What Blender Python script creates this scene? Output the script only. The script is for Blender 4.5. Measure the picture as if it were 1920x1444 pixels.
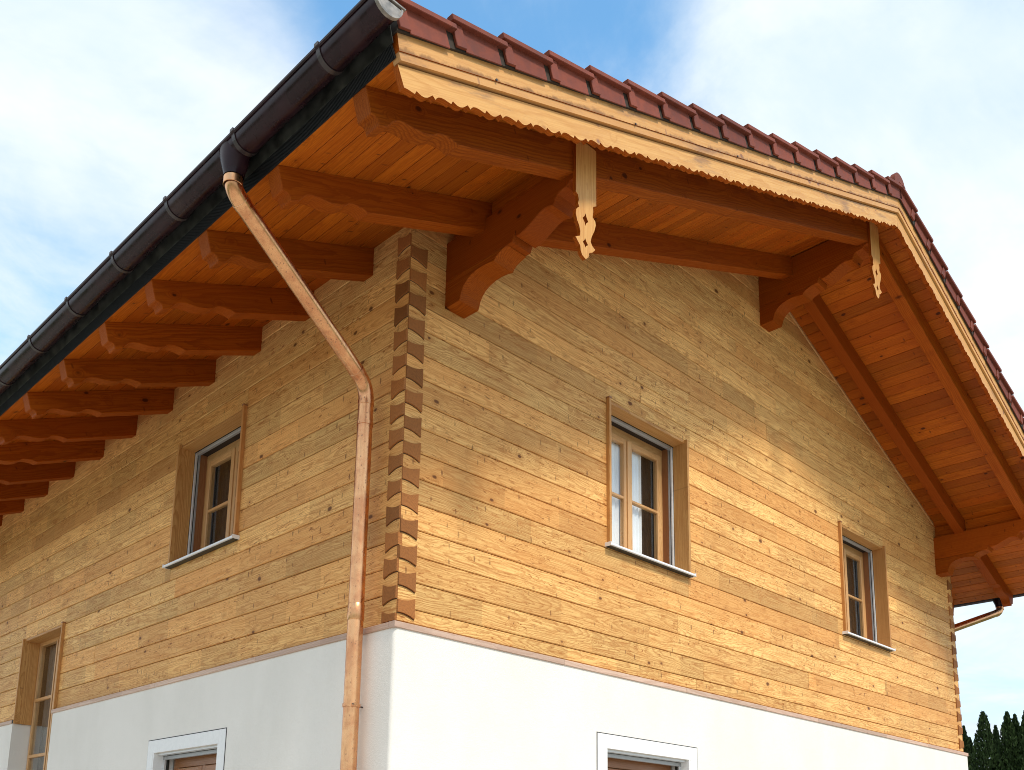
import bpy, bmesh, math, random
from mathutils import Vector, Matrix
random.seed(7)
R_ = math.radians
scene = bpy.context.scene
for o in list(bpy.data.objects): bpy.data.objects.remove(o)
COL = scene.collection

# ------------------------------------------------------------------ camera
CAM = Vector((-3.871, -5.009, -1.567)); YAW, PITCH, ROLL = 0.791, 0.194, 0.014
fw = Vector((math.sin(YAW)*math.cos(PITCH), math.cos(YAW)*math.cos(PITCH), math.sin(PITCH)))
rt = Vector((math.cos(YAW), -math.sin(YAW), 0)); up = rt.cross(fw)
rt2 = rt*math.cos(ROLL) + up*math.sin(ROLL); up2 = up*math.cos(ROLL) - rt*math.sin(ROLL)
cd = bpy.data.cameras.new('camera'); cam = bpy.data.objects.new('camera', cd); COL.objects.link(cam)
m = Matrix((rt2, up2, -fw)).transposed().to_4x4(); m.translation = CAM; cam.matrix_world = m
cd.sensor_fit = 'HORIZONTAL'; cd.sensor_width = 36; cd.lens = 1805.94/1920*36
cd.shift_x = -(976.28-960)/1920; cd.shift_y = (1258.48-722)/1920
cd.clip_start = 0.05; cd.clip_end = 3000
scene.camera = cam

# ------------------------------------------------------------------ light
SUN_TO = Vector((0.19, 1.345, -1.55)).normalized()           # direction the sunlight travels
sl = bpy.data.lights.new('sun', 'SUN'); sl.energy = 2.35; sl.angle = R_(9.0); sl.color = (1.0, 0.93, 0.82)
so = bpy.data.objects.new('sun', sl); COL.objects.link(so)
so.rotation_mode = 'QUATERNION'; so.rotation_quaternion = SUN_TO.to_track_quat('-Z', 'Y'); so.location = (-3, -20, 25)

class NT:
    """tiny helper for writing node trees"""
    def __init__(s, nt): s.nt = nt; s.nt.nodes.clear()
    def n(s, t, **k):
        nd = s.nt.nodes.new(t)
        for a, b in k.items(): setattr(nd, a, b)
        return nd
    def put(s, sock, v):
        if isinstance(v, bpy.types.NodeSocket): s.nt.links.new(v, sock)
        elif v is not None:
            if hasattr(sock.default_value, '__len__') and not hasattr(v, '__len__'): v = (v,)*len(sock.default_value)
            if hasattr(sock.default_value, '__len__') and len(sock.default_value) == 4 and len(v) == 3: v = (*v, 1)
            sock.default_value = v
    def math(s, op, a, b=None, c=None, clamp=False):
        nd = s.n('ShaderNodeMath', operation=op, use_clamp=clamp)
        for i, v in enumerate((a, b, c)): s.put(nd.inputs[i], v)
        return nd.outputs[0]
    def vec(s, op, a, b=None, out=0):
        nd = s.n('ShaderNodeVectorMath', operation=op); s.put(nd.inputs[0], a)
        if b is not None: s.put(nd.inputs['Scale'] if op == 'SCALE' else nd.inputs[1], b)
        return nd.outputs[out]
    def comb(s, x, y, z):
        nd = s.n('ShaderNodeCombineXYZ')
        for i, v in enumerate((x, y, z)): s.put(nd.inputs[i], v)
        return nd.outputs[0]
    def sep(s, v):
        nd = s.n('ShaderNodeSeparateXYZ'); s.put(nd.inputs[0], v); return nd.outputs
    def noise(s, v, scale, detail=2, rough=.5, dist=0, out=0):
        nd = s.n('ShaderNodeTexNoise'); s.put(nd.inputs['Vector'], v); s.put(nd.inputs['Scale'], scale)
        s.put(nd.inputs['Detail'], detail); s.put(nd.inputs['Roughness'], rough); s.put(nd.inputs['Distortion'], dist)
        return nd.outputs[out]
    def voro(s, v, scale, rnd=1.0):
        nd = s.n('ShaderNodeTexVoronoi'); s.put(nd.inputs['Vector'], v); s.put(nd.inputs['Scale'], scale)
        s.put(nd.inputs['Randomness'], rnd); return nd.outputs
    def mr(s, v, a, b, c=0, d=1, smooth=True):
        nd = s.n('ShaderNodeMapRange'); nd.interpolation_type = 'SMOOTHSTEP' if smooth else 'LINEAR'
        for i, q in enumerate((v, a, b, c, d)): s.put(nd.inputs[i], q)
        return nd.outputs[0]
    def mix(s, f, a, b, mode='MIX'):
        nd = s.n('ShaderNodeMix', data_type='RGBA', blend_type=mode)
        s.put(nd.inputs['Factor'], f); s.put(nd.inputs['A'], a); s.put(nd.inputs['B'], b)
        return nd.outputs['Result']
    def white(s, w):
        nd = s.n('ShaderNodeTexWhiteNoise', noise_dimensions='1D'); s.put(nd.inputs['W'], w); return nd.outputs['Value']

w = bpy.data.worlds.new('World'); scene.world = w; w.use_nodes = True
T = NT(w.node_tree)
sky = T.n('ShaderNodeTexSky', sky_type='NISHITA'); sky.sun_disc = False
sky.sun_elevation = R_(48.8); sky.sun_rotation = R_(188); sky.altitude = 500; sky.dust_density = 0.6; sky.air_density = 1.0
d = T.vec('NORMALIZE', T.n('ShaderNodeTexCoord').outputs['Generated'])
dx, dy, dz = T.sep(d)
den = T.math('ADD', T.math('MAXIMUM', dz, 0.0), 0.22)
uv = T.comb(T.math('DIVIDE', dx, den), T.math('DIVIDE', dy, den), 0.0)
n1 = T.noise(T.vec('ADD', uv, (3.1, 1.7, 0.4)), 1.25, 9, .58, .35)
n2 = T.noise(T.vec('ADD', uv, (7.3, 2.2, 4.0)), 4.0, 7, .62, .6)
dens = T.math('ADD', T.math('MULTIPLY', n1, .75), T.math('MULTIPLY', n2, .25))
for c, wd, amp in (((.39, .58, .715), 260, .20), ((.53, .47, .705), 110, .23), ((.93, .26, .26), 90, .06), ((.22, .862, .46), 60, .05), ((.30, .66, .69), 700, .05)):
    g = T.math('EXPONENT', T.math('MULTIPLY', T.math('SUBTRACT', T.vec('DOT_PRODUCT', d, Vector(c).normalized(), out=1), 1.0), wd))
    dens = T.math('SUBTRACT', dens, T.math('MULTIPLY', g, amp))
cl = T.mr(dens, .25, .50)
shade = T.mr(T.noise(T.vec('ADD', uv, (1.0, 9.0, 2.0)), 2.4, 6, .6, .3), .35, .68)
ccol = T.mix(shade, (6.3, 7.5, 8.5), (8.5, 8.9, 9.2))
bright = T.vec('MULTIPLY', sky.outputs[0], (1.95, 2.85, 2.85))
col = T.mix(cl, bright, ccol)
bg = T.n('ShaderNodeBackground'); T.put(bg.inputs[0], col); bg.inputs[1].default_value = 0.088
T.nt.links.new(bg.outputs[0], T.n('ShaderNodeOutputWorld').inputs[0])
vs = scene.view_settings; vs.view_transform = 'Standard'; vs.look = 'None'; vs.gamma = 1; vs.use_curve_mapping = False
vs.exposure = 0.5
scene.cycles.filter_width = 0.95

# ------------------------------------------------------------------ materials
def new_mat(name):
    mt = bpy.data.materials.new(name); mt.use_nodes = True
    return mt, NT(mt.node_tree)
def finish(T, col, rough=.5, metal=0.0, bump=None, bstr=.2, bdist=.01, spec=.5):
    b = T.n('ShaderNodeBsdfPrincipled'); T.put(b.inputs['Base Color'], col); T.put(b.inputs['Roughness'], rough)
    T.put(b.inputs['Metallic'], metal); T.put(b.inputs['Specular IOR Level'], spec)
    if bump is not None:
        bp = T.n('ShaderNodeBump'); T.put(bp.inputs['Height'], bump); bp.inputs['Strength'].default_value = bstr
        bp.inputs['Distance'].default_value = bdist; T.nt.links.new(bp.outputs[0], b.inputs['Normal'])
    T.nt.links.new(b.outputs[0], T.n('ShaderNodeOutputMaterial').inputs[0])
    return b

def wood(name, light, dark, red, knot=(.10, .035, .012), ring=.009, contrast=.75, knots=.45, ticks=.28, tone=.22, seg=.10, rough=.5, spec=.35, cath=1.0, stain=0.0, bstr=.25, fleck=0.0, edge=0.0):
    """board timber: grain runs along local X, Y lies in the face, Z is its normal"""
    mt, T = new_mat(name)
    oc = T.n('ShaderNodeTexCoord').outputs['Object']; rnd = T.n('ShaderNodeObjectInfo').outputs['Random']
    x, y, z = T.sep(oc)
    off = T.math('MULTIPLY', rnd, 91.7); r2 = T.white(T.math('MULTIPLY', rnd, 771.0)); r3 = T.white(T.math('ADD', T.math('MULTIPLY', rnd, 391.0), 3.3))
    xo = T.math('ADD', x, off)
    # knots: cells about 17 cm, only some of them filled
    kv = T.comb(T.math('MULTIPLY', xo, 5.5), T.math('MULTIPLY', T.math('ADD', y, off), 8.5), T.math('ADD', T.math('MULTIPLY', z, 3.0), off))
    warp = T.noise(T.comb(T.math('MULTIPLY', xo, 30), T.math('MULTIPLY', y, 30), off), 1.0, 2, .5, 0)
    vo = T.voro(kv, 1.0, .9)
    pres = T.sep(vo['Color'])[0]; size = T.sep(vo['Color'])[1]
    kd = T.math('ADD', vo['Distance'], T.math('MULTIPLY', T.math('SUBTRACT', warp, .5), .12))
    has = T.math('LESS_THAN', pres, knots)
    krad = T.mr(T.math('POWER', size, 1.5), 0, 1, .045, .21, False)
    kmask = T.math('MULTIPLY', has, T.mr(T.math('DIVIDE', kd, krad), .55, 1.1, 1, 0))
    halo = T.math('MULTIPLY', has, T.mr(vo['Distance'], .02, .42, 1, 0))
    # cross ticks: spike knots and resin pockets
    tv = T.comb(T.math('MULTIPLY', xo, 17.0), T.math('MULTIPLY', T.math('ADD', y, T.math('MULTIPLY', x, .25)), 6.2), T.math('ADD', off, 7.0))
    to = T.voro(tv, 1.0, 1.0)
    td = T.math('ADD', to['Distance'], T.math('MULTIPLY', T.math('SUBTRACT', warp, .5), .14))
    tmask = T.math('MULTIPLY', T.math('LESS_THAN', T.sep(to['Color'])[0], ticks), T.mr(td, .08, .20, 1, 0))
    tmask = T.math('MULTIPLY', tmask, T.mr(T.sep(to['Color'])[1], 0, 1, .25, 1.0, False))
    # growth rings cut lengthwise
    low = T.noise(T.comb(T.math('MULTIPLY', xo, .42), off, 0.0), 1.0, 2, .5, 0)
    low2 = T.noise(T.comb(T.math('MULTIPLY', xo, .9), T.math('ADD', off, 5.0), 2.0), 1.0, 3, .55, 0)
    fine = T.noise(T.comb(T.math('MULTIPLY', xo, 6.5), T.math('MULTIPLY', y, 22), T.math('ADD', T.math('MULTIPLY', z, 22), off)), 1.0, 4, .6, 0)
    cy = T.math('ADD', y, T.math('ADD', T.math('MULTIPLY', T.math('SUBTRACT', low2, .5), .16*cath), T.math('MULTIPLY', T.math('SUBTRACT', r2, .5), .16)))
    cz = T.math('ADD', T.math('ADD', z, .02), T.math('ADD', T.math('MULTIPLY', low, .20*cath), T.math('MULTIPLY', halo, .035)))
    rr = T.math('SQRT', T.math('ADD', T.math('MULTIPLY', cy, cy), T.math('MULTIPLY', cz, cz)))
    rr = T.math('ADD', rr, T.math('MULTIPLY', fine, .016))
    fr = T.math('FRACT', T.math('DIVIDE', rr, ring))
    late = T.math('MULTIPLY', T.mr(fr, .35, .86), T.mr(fr, .90, 1.0, 1, 0))
    streak = T.noise(T.comb(T.math('MULTIPLY', xo, 2.6), T.math('MULTIPLY', y, 120), T.math('ADD', T.math('MULTIPLY', z, 120), off)), 1.0, 4, .6, 0)
    blot = T.noise(T.comb(T.math('MULTIPLY', xo, 2.6), T.math('MULTIPLY', y, 9), T.math('ADD', off, 3.0)), 1.0, 3, .6, 0)
    c = T.mix(T.math('MULTIPLY', late, contrast), light, dark)
    c = T.mix(T.mr(streak, .40, .70, 0, .62), c, dark)
    c = T.mix(T.math('MULTIPLY', T.mr(blot, .45, .75), .35), c, red)
    c = T.mix(T.math('MULTIPLY', T.math('POWER', r3, 2.0), .62), c, red)
    # per piece and per finger-jointed length tone
    sg = T.white(T.math('ADD', T.math('FLOOR', T.math('DIVIDE', xo, .62)), T.math('MULTIPLY', rnd, 100)))
    tn = T.math('ADD', T.math('ADD', 1.0 - tone/2 - seg/2, T.math('MULTIPLY', r2, tone)), T.math('MULTIPLY', sg, seg))
    c = T.vec('SCALE', c, tn)
    if fleck:
        fk = T.noise(T.comb(T.math('MULTIPLY', xo, 17.0), T.math('MULTIPLY', T.math('ADD', y, T.math('MULTIPLY', x, .06)), 62), T.math('ADD', off, 11.0)), 1.0, 3, .6, .6)
        area = T.mr(T.noise(T.comb(T.math('MULTIPLY', xo, 1.5), T.math('MULTIPLY', y, 5.0), T.math('ADD', off, 21.0)), 1.0, 2, .5), .42, .62)
        c = T.mix(T.math('MULTIPLY', T.math('MULTIPLY', T.mr(fk, .55, .68), T.math('ADD', T.math('MULTIPLY', area, .8), .2)), fleck), c, dark)
        c = T.mix(T.math('MULTIPLY', T.mr(fk, .63, .76), fleck*.75), c, knot)
        sm = T.noise(T.comb(T.math('MULTIPLY', xo, 3.4), T.math('MULTIPLY', T.math('ADD', y, T.math('MULTIPLY', x, .03)), 34), T.math('ADD', off, 31.0)), 1.0, 5, .68, .8)
        c = T.mix(T.math('MULTIPLY', T.mr(sm, .50, .74), fleck*.75), c, dark)
    c = T.mix(T.math('MULTIPLY', halo, .42), c, dark)
    c = T.mix(T.math('MULTIPLY', tmask, .72), c, knot)
    c = T.mix(T.math('MULTIPLY', kmask, .88), c, knot)
    if stain:
        st = T.noise(T.comb(T.math('MULTIPLY', xo, 1.3), T.math('MULTIPLY', y, 6.0), off), 1.0, 5, .65, .5)
        c = T.mix(T.mr(st, .52, .70, 0, stain), c, (.16, .085, .07))
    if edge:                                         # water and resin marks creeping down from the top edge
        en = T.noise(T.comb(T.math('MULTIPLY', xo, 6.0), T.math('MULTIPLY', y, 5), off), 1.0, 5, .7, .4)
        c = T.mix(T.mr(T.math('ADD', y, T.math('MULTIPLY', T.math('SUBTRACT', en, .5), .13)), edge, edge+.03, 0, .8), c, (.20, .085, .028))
    h = T.math('ADD', T.math('MULTIPLY', streak, .6), T.math('SUBTRACT', T.math('MULTIPLY', late, .5), T.math('MULTIPLY', kmask, .6)))
    finish(T, c, T.mr(streak, .3, .7, rough-.06, rough+.08), 0, h, bstr, .002, spec)
    return mt
M = {}
M['larch'] = wood('larch_cladding', (.88, .550, .202), (.40, .140, .029), (.62, .265, .072), knot=(.12, .038, .011), knots=.30, ticks=.72, tone=.30, seg=.22, contrast=.52, spec=.2, rough=.55, fleck=.9, ring=.0072)
M['larch_cut'] = wood('larch_casing', (.60, .33, .11), (.38, .155, .038), (.48, .20, .058), knots=.18, ticks=.12, tone=.2, seg=0, contrast=.8)
M['stained'] = wood('stained_spruce', (.36, .084, .0060), (.20, .036, .0024), (.27, .047, .0028), knot=(.05, .010, .002), ring=.013, contrast=.6, knots=.40, ticks=.16, tone=.32, seg=0, rough=.55, spec=.09, cath=.8)
M['soffit'] = wood('stained_soffit', (.45, .116, .0070), (.26, .050, .0026), (.32, .058, .0030), knot=(.05, .011, .003), ring=.012, contrast=.5, knots=.6, ticks=.5, tone=.42, seg=0, rough=.5, spec=.14, fleck=.35)
M['barge'] = wood('pale_spruce', (.68, .375, .125), (.52, .235, .062), (.56, .27, .095), knot=(.25, .11, .07), ring=.018, contrast=.5, knots=.34, ticks=.12, tone=.12, seg=0, cath=1.2, stain=.6, spec=.25)
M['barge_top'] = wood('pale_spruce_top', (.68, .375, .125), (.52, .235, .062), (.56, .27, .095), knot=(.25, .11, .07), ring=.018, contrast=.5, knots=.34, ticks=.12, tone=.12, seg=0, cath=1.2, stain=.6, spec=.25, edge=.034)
M['pendant'] = wood('bare_spruce', (.66, .345, .100), (.50, .21, .050), (.56, .25, .070), knot=(.3, .14, .06), ring=.012, contrast=.5, knots=.10, ticks=.06, tone=.1, seg=0)
M['ledge'] = wood('weathered_ledge', (.60, .43, .33), (.44, .28, .20), (.52, .33, .25), knot=(.25, .13, .09), ring=.010, contrast=.6, knots=.10, ticks=.12, tone=.25, seg=.12)
M['sash'] = wood('varnished_sash', (.66, .385, .165), (.50, .25, .09), (.56, .29, .11), ring=.007, contrast=.6, knots=.0, ticks=.0, tone=.12, seg=0, rough=.35, spec=.5)
M['sash_dark'] = wood('brown_sash', (.36, .165, .070), (.25, .095, .036), (.30, .12, .045), ring=.007, contrast=.6, knots=.0, ticks=.0, tone=.1, seg=0, rough=.35, spec=.5)
M['pale_back'] = wood('unstained_back', (.72, .42, .16), (.6, .32, .1), (.62, .34, .12), knots=0, ticks=0, tone=.05, seg=0)

def end_grain():
    mt, T = new_mat('larch_end_grain')
    oc = T.n('ShaderNodeTexCoord').outputs['Object']; rnd = T.n('ShaderNodeObjectInfo').outputs['Random']
    off = T.math('MULTIPLY', rnd, 37.0); x, y, z = T.sep(oc)
    cx = T.math('ADD', x, T.math('MULTIPLY', T.math('SUBTRACT', rnd, .5), .3)); cy = T.math('ADD', y, T.math('ADD', .06, T.math('MULTIPLY', T.white(off), .1)))
    r = T.math('SQRT', T.math('ADD', T.math('MULTIPLY', cx, cx), T.math('MULTIPLY', cy, cy)))
    fn = T.noise(T.comb(T.math('ADD', x, off), y, z), 60, 4, .6)
    late = T.mr(T.math('FRACT', T.math('DIVIDE', T.math('ADD', r, T.math('MULTIPLY', fn, .006)), .0085)), .4, .95)
    c = T.mix(T.math('MULTIPLY', late, .6), (.36, .140, .040), (.22, .072, .018))
    c = T.mix(T.mr(fn, .4, .75, 0, .5), c, (.19, .075, .026))
    c = T.vec('SCALE', c, T.math('ADD', .7, T.math('MULTIPLY', T.white(T.math('ADD', off, 3.0)), .55)))
    finish(T, c, .7, 0, fn, .3, .002, .2); return mt
M['end'] = end_grain()

def flat_mat(name, col, rough, metal=0.0, var=.15, scale=8.0, bstr=.0, spec=.5, dirt=None, dscale=3.0, damt=.0, ovar=0.0):
    mt, T = new_mat(name)
    oc = T.n('ShaderNodeTexCoord').outputs['Object']
    rnd = T.n('ShaderNodeObjectInfo').outputs['Random']
    p = T.vec('ADD', oc, T.comb(T.math('MULTIPLY', rnd, 40), 0.0, 0.0))
    n = T.noise(p, scale, 6, .6); c = T.vec('SCALE', Vector(col), T.mr(n, .3, .7, 1-var, 1+var))
    if ovar: c = T.vec('SCALE', c, T.mr(T.white(T.math('MULTIPLY', rnd, 53.0)), 0, 1, 1-ovar, 1+ovar, False))
    if dirt: c = T.mix(T.mr(T.noise(p, dscale, 7, .65, .4), .54, .68, 0, damt), c, dirt)
    finish(T, c, T.mr(n, .3, .7, max(.02, rough-.07), rough+.07), metal, n if bstr else None, bstr, .004, spec)
    return mt
M['tile'] = flat_mat('clay_tile', (.190, .045, .025), .62, var=.14, scale=14, bstr=.12, dirt=(.115, .036, .026), dscale=7, damt=.6, ovar=.16, spec=.25)
M['gutter'] = flat_mat('oxidised_copper', (.019, .0070, .0105), .28, 0.0, .35, 6, dirt=(.045, .024, .022), dscale=3.0, damt=.6, spec=.24)
M['strap'] = flat_mat('gutter_strap_metal', (.036, .026, .027), .38, 0.0, .3, 9, spec=.5)
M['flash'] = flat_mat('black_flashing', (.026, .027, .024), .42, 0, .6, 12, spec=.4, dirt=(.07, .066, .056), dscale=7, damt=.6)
M['comb'] = flat_mat('black_comb', (.010, .010, .011), .6, 0, .3, 9, spec=.25)
M['zinc'] = flat_mat('bare_zinc', (.26, .235, .21), .45, .4, .3, 24, dirt=(.30, .24, .20), dscale=16, damt=.7)
M['alu'] = flat_mat('white_aluminium', (.80, .82, .85), .4, .0, .04, 20)
M['rail'] = flat_mat('grey_aluminium', (.38, .39, .40), .4, .3, .06, 20)
M['rail_light'] = flat_mat('light_aluminium', (.66, .67, .68), .35, .3, .06, 20)
M['dark'] = flat_mat('dark_gap', (.030, .018, .010), .8, var=.2)
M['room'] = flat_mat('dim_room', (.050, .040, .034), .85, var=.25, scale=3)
M['curtain'] = flat_mat('dark_curtain', (.060, .048, .040), .9, var=.2, scale=5)
M['net'] = flat_mat('white_sheet_cloth', (.90, .91, .93), .9, var=.05, scale=5)
M['blind'] = flat_mat('grey_green_blind', (.17, .155, .135), .85, var=.12, scale=3)
M['gap'] = flat_mat('brown_gap_shadow', (.085, .038, .014), .8, var=.2)
M['joint'] = flat_mat('dark_joint', (.06, .055, .055), .8, var=.1)
M['paint'] = flat_mat('white_trim_paint', (.82, .82, .82), .6, var=.03, scale=30, bstr=.05)

def plaster():
    mt, T = new_mat('white_plaster')
    oc = T.n('ShaderNodeTexCoord').outputs['Object']
    n = T.noise(oc, 70, 5, .6); n2 = T.noise(T.vec('MULTIPLY', oc, (1, 1, .5)), 1.3, 7, .62)
    grain = T.voro(oc, 170)['Distance']
    c = T.mix(T.mr(n2, .35, .7), (.81, .775, .725), (.755, .722, .67))
    h = T.math('ADD', n, T.math('MULTIPLY', grain, .55))
    h = T.math('ADD', h, T.math('MULTIPLY', T.noise(oc, 9, 3, .5), 1.2))
    finish(T, c, .85, 0, h, .45, .004, .15); return mt
M['plaster'] = plaster()

def copper():
    mt, T = new_mat('copper_pipe')
    oc = T.n('ShaderNodeTexCoord').outputs['Object']
    n = T.noise(oc, 6, 6, .65, .3); n3 = T.noise(T.vec('MULTIPLY', oc, (1, 1, .25)), 40, 5, .6)
    c = T.mix(T.mr(n, .38, .66), (.84, .45, .22), (.66, .30, .145))
    c = T.mix(T.mr(n3, .52, .75, 0, .45), c, (.42, .17, .09))
    vo = T.voro(T.vec('MULTIPLY', oc, (1, 1, .6)), 58)
    sp = T.math('MULTIPLY', T.math('LESS_THAN', T.sep(vo['Color'])[0], .42), T.mr(vo['Distance'], .16, .30, 1, 0))
    sp = T.math('MULTIPLY', sp, T.mr(T.noise(oc, 2.2, 3, .5), .36, .52))
    c = T.mix(T.math('MULTIPLY', sp, .6), c, (.16, .065, .045))
    finish(T, c, T.mr(n3, .3, .7, .22, .36), T.mr(sp, 0, 1, 1, .4), n3, .02, .001, .5); return mt
M['copper'] = copper()

def glass():
    mt, T = new_mat('window_glass')
    tr = T.n('ShaderNodeBsdfTransparent'); tr.inputs[0].default_value = (.95, .96, .96, 1)
    gl = T.n('ShaderNodeBsdfGlossy'); gl.inputs['Roughness'].default_value = .015; gl.inputs[0].default_value = (.95, .97, 1, 1)
    fr = T.n('ShaderNodeFresnel'); T.put(fr.inputs[0], T.mr(T.n('ShaderNodeNewGeometry').outputs['Backfacing'], 0, 1, 1.5, 1/1.5, False))
    mx = T.n('ShaderNodeMixShader'); T.nt.links.new(T.math('MINIMUM', T.math('MULTIPLY', fr.outputs[0], 1.0), 1.0), mx.inputs[0])
    T.nt.links.new(tr.outputs[0], mx.inputs[1]); T.nt.links.new(gl.outputs[0], mx.inputs[2])
    T.nt.links.new(mx.outputs[0], T.n('ShaderNodeOutputMaterial').inputs[0]); return mt
M['glass'] = glass()

# ------------------------------------------------------------------ object helpers
WM = {}
def link(name, me, mat, parent=None, mtx=Matrix.Identity(4), label=None):
    o = bpy.data.objects.new(name, me); COL.objects.link(o)
    if mat and not me.materials: me.materials.append(M[mat])
    if parent is not None:
        o.parent = parent; o.matrix_parent_inverse = WM[parent.name].inverted()
    o.matrix_basis = mtx; WM[o.name] = mtx.copy()
    if label: o['label'] = label
    return o
def mesh(name, vs, fs, smooth=False):
    me = bpy.data.meshes.new(name); me.from_pydata([tuple(v) for v in vs], [], fs); me.validate(); me.update()
    bm = bmesh.new(); bm.from_mesh(me); bmesh.ops.recalc_face_normals(bm, faces=bm.faces); bm.to_mesh(me); bm.free()
    if smooth:
        for p in me.polygons: p.use_smooth = True
        me.set_sharp_from_angle(angle=R_(40))
    return me
AX = {'x': (Vector((1,0,0)), Vector((0,0,1)), Vector((0,-1,0))), 'y': (Vector((0,1,0)), Vector((0,0,1)), Vector((1,0,0))), 'z': (Vector((0,0,1)), Vector((1,0,0)), Vector((0,1,0)))}
def frame(o, ux, uy, uz):
    m = Matrix((ux, uy, uz)).transposed().to_4x4(); m.translation = o; return m
def cbox_mesh(name, L, A, B, c):
    """box L x A x B about its centre whose long edges carry a small chamfer"""
    a, b, l = A/2, B/2, L/2; c = min(c, a*.45, b*.45)
    sec = [(-a+c,-b),(a-c,-b),(a,-b+c),(a,b-c),(a-c,b),(-a+c,b),(-a,b-c),(-a,-b+c)] if c > 0 else [(-a,-b),(a,-b),(a,b),(-a,b)]
    n = len(sec); vs = [(-l, p, q) for p, q in sec] + [(l, p, q) for p, q in sec]
    fs = [(i, (i+1)%n, n+(i+1)%n, n+i) for i in range(n)] + [tuple(range(n))[::-1], tuple(range(n, 2*n))]
    return mesh(name, vs, fs)
def box(name, lo, hi, mat, parent, grain='x', c=.003, label=None):
    lo, hi = Vector(lo), Vector(hi); s = hi-lo; ux, uy, uz = AX[grain]
    me = cbox_mesh(name, abs(s.dot(ux)), abs(s.dot(uy)), abs(s.dot(uz)), c)
    return link(name, me, mat, parent, frame((lo+hi)/2, ux, uy, uz), label)
def prism_mesh(name, pts, ext, fr_inv, bev=0, smooth=False):
    n = len(pts); L = [fr_inv @ Vector(p) for p in pts] + [fr_inv @ (Vector(p)+ext) for p in pts]
    fs = [tuple(range(n)), tuple(range(n, 2*n))[::-1]] + [(i, n+i, n+(i+1)%n, (i+1)%n) for i in range(n)]
    me = mesh(name, L, fs)
    if bev:
        bm = bmesh.new(); bm.from_mesh(me)
        es = [e for e in bm.edges if len(e.link_faces) == 2 and any(len(f.verts) > 4 for f in e.link_faces)] or bm.edges[:]
        bmesh.ops.bevel(bm, geom=es, offset=bev, segments=1, affect='EDGES', clamp_overlap=True)
        bm.to_mesh(me); bm.free()
    if smooth:
        for p in me.polygons: p.use_smooth = True
        me.set_sharp_from_angle(angle=R_(28))
    return me
def prism(name, pts, ext, ux, mat, parent, bev=0, smooth=False, label=None):
    pts = [Vector(p) for p in pts]; ext = Vector(ext); ux = Vector(ux).normalized(); uz = ext.normalized()
    if abs(ux.dot(uz)) > .9: ux = Vector((1,0,0))
    uy = uz.cross(ux).normalized(); uz = ux.cross(uy)
    c = sum(pts, Vector())/len(pts) + ext/2; fm = frame(c, ux, uy, uz)
    return link(name, prism_mesh(name, pts, ext, fm.inverted(), bev, smooth), mat, parent, fm, label)
def copy_of(o, parent, mtx):
    c = o.copy(); COL.objects.link(c); c.parent = parent
    if parent is not None: c.matrix_parent_inverse = WM[parent.name].inverted()
    c.matrix_basis = mtx; WM[c.name] = mtx.copy(); return c
def tube_mesh(name, path, rad, n=24, caps=True):
    vs, fs = [], []; prev = None
    for i, p in enumerate(path):
        p = Vector(p); t = (Vector(path[min(i+1, len(path)-1)]) - Vector(path[max(i-1, 0)])).normalized()
        a = prev - t*prev.dot(t) if prev is not None else (Vector((0,1,0)) if abs(t.y) < .9 else Vector((1,0,0))) - t*t[1 if abs(t.y) < .9 else 0]
        a.normalize(); b = t.cross(a); prev = a; r = rad[i] if hasattr(rad, '__len__') else rad
        vs += [p + a*r*math.cos(2*math.pi*k/n) + b*r*math.sin(2*math.pi*k/n) for k in range(n)]
        if i: fs += [((i-1)*n+k, (i-1)*n+(k+1)%n, i*n+(k+1)%n, i*n+k) for k in range(n)]
    if caps: fs += [tuple(range(n))[::-1], tuple(range(len(vs)-n, len(vs)))]
    return mesh(name, vs, fs, True)

# ------------------------------------------------------------------ setting
GZ = -3.15
def ground_mat():
    mt, T = new_mat('gravel_ground')
    oc = T.n('ShaderNodeTexCoord').outputs['Object']
    n = T.noise(oc, 9, 6, .65); v = T.voro(oc, 38)
    c = T.mix(T.sep(v['Color'])[0], (.43, .395, .345), (.57, .525, .46)); c = T.mix(T.mr(n, .3, .7, 0, .5), c, (.37, .335, .285))
    far = T.mr(T.vec('LENGTH', oc, out=1), 14, 26); c = T.mix(far, c, T.mix(n, (.05, .085, .02), (.085, .12, .035)))
    finish(T, c, .9, 0, v['Distance'], .5, .02, .2); return mt
M['ground'] = ground_mat()
S = 900
g = link('ground', mesh('ground', [(-S,-S,0),(S,-S,0),(S,S,0),(-S,S,0)], [(0,1,2,3)]), 'ground', None, Matrix.Translation((0,0,GZ))); g['kind'] = 'structure'

house = bpy.data.objects.new('chalet_house', None); COL.objects.link(house)
house.location = (5, 6, GZ); WM[house.name] = Matrix.Translation((5, 6, GZ)); house.empty_display_size = 2
house['label'] = 'alpine chalet with larch clad upper storey over white plaster, wide orange eaves and copper downpipe'
house['category'] = 'house'

# window openings: (along0, along1, z0, z1) measured on the outer wall planes
GW = [(2.217, 3.416, 1.085, 2.43), (6.537, 7.763, 1.09, 2.44)]             # gable, along x
LW = [(2.23, 3.464, 1.10, 2.305)]                                          # eave wall, along y
STAIR = (5.985, 7.245, -2.6, .968)
GGW = (2.15, 3.335, -2.0, -.665); LGW = (2.225, 3.415, -2.0, -.668)        # ground floor openings
YL = 12.6                                                                  # length of the house
PL = .035                                                                  # plaster stands this far proud of the boards

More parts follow.
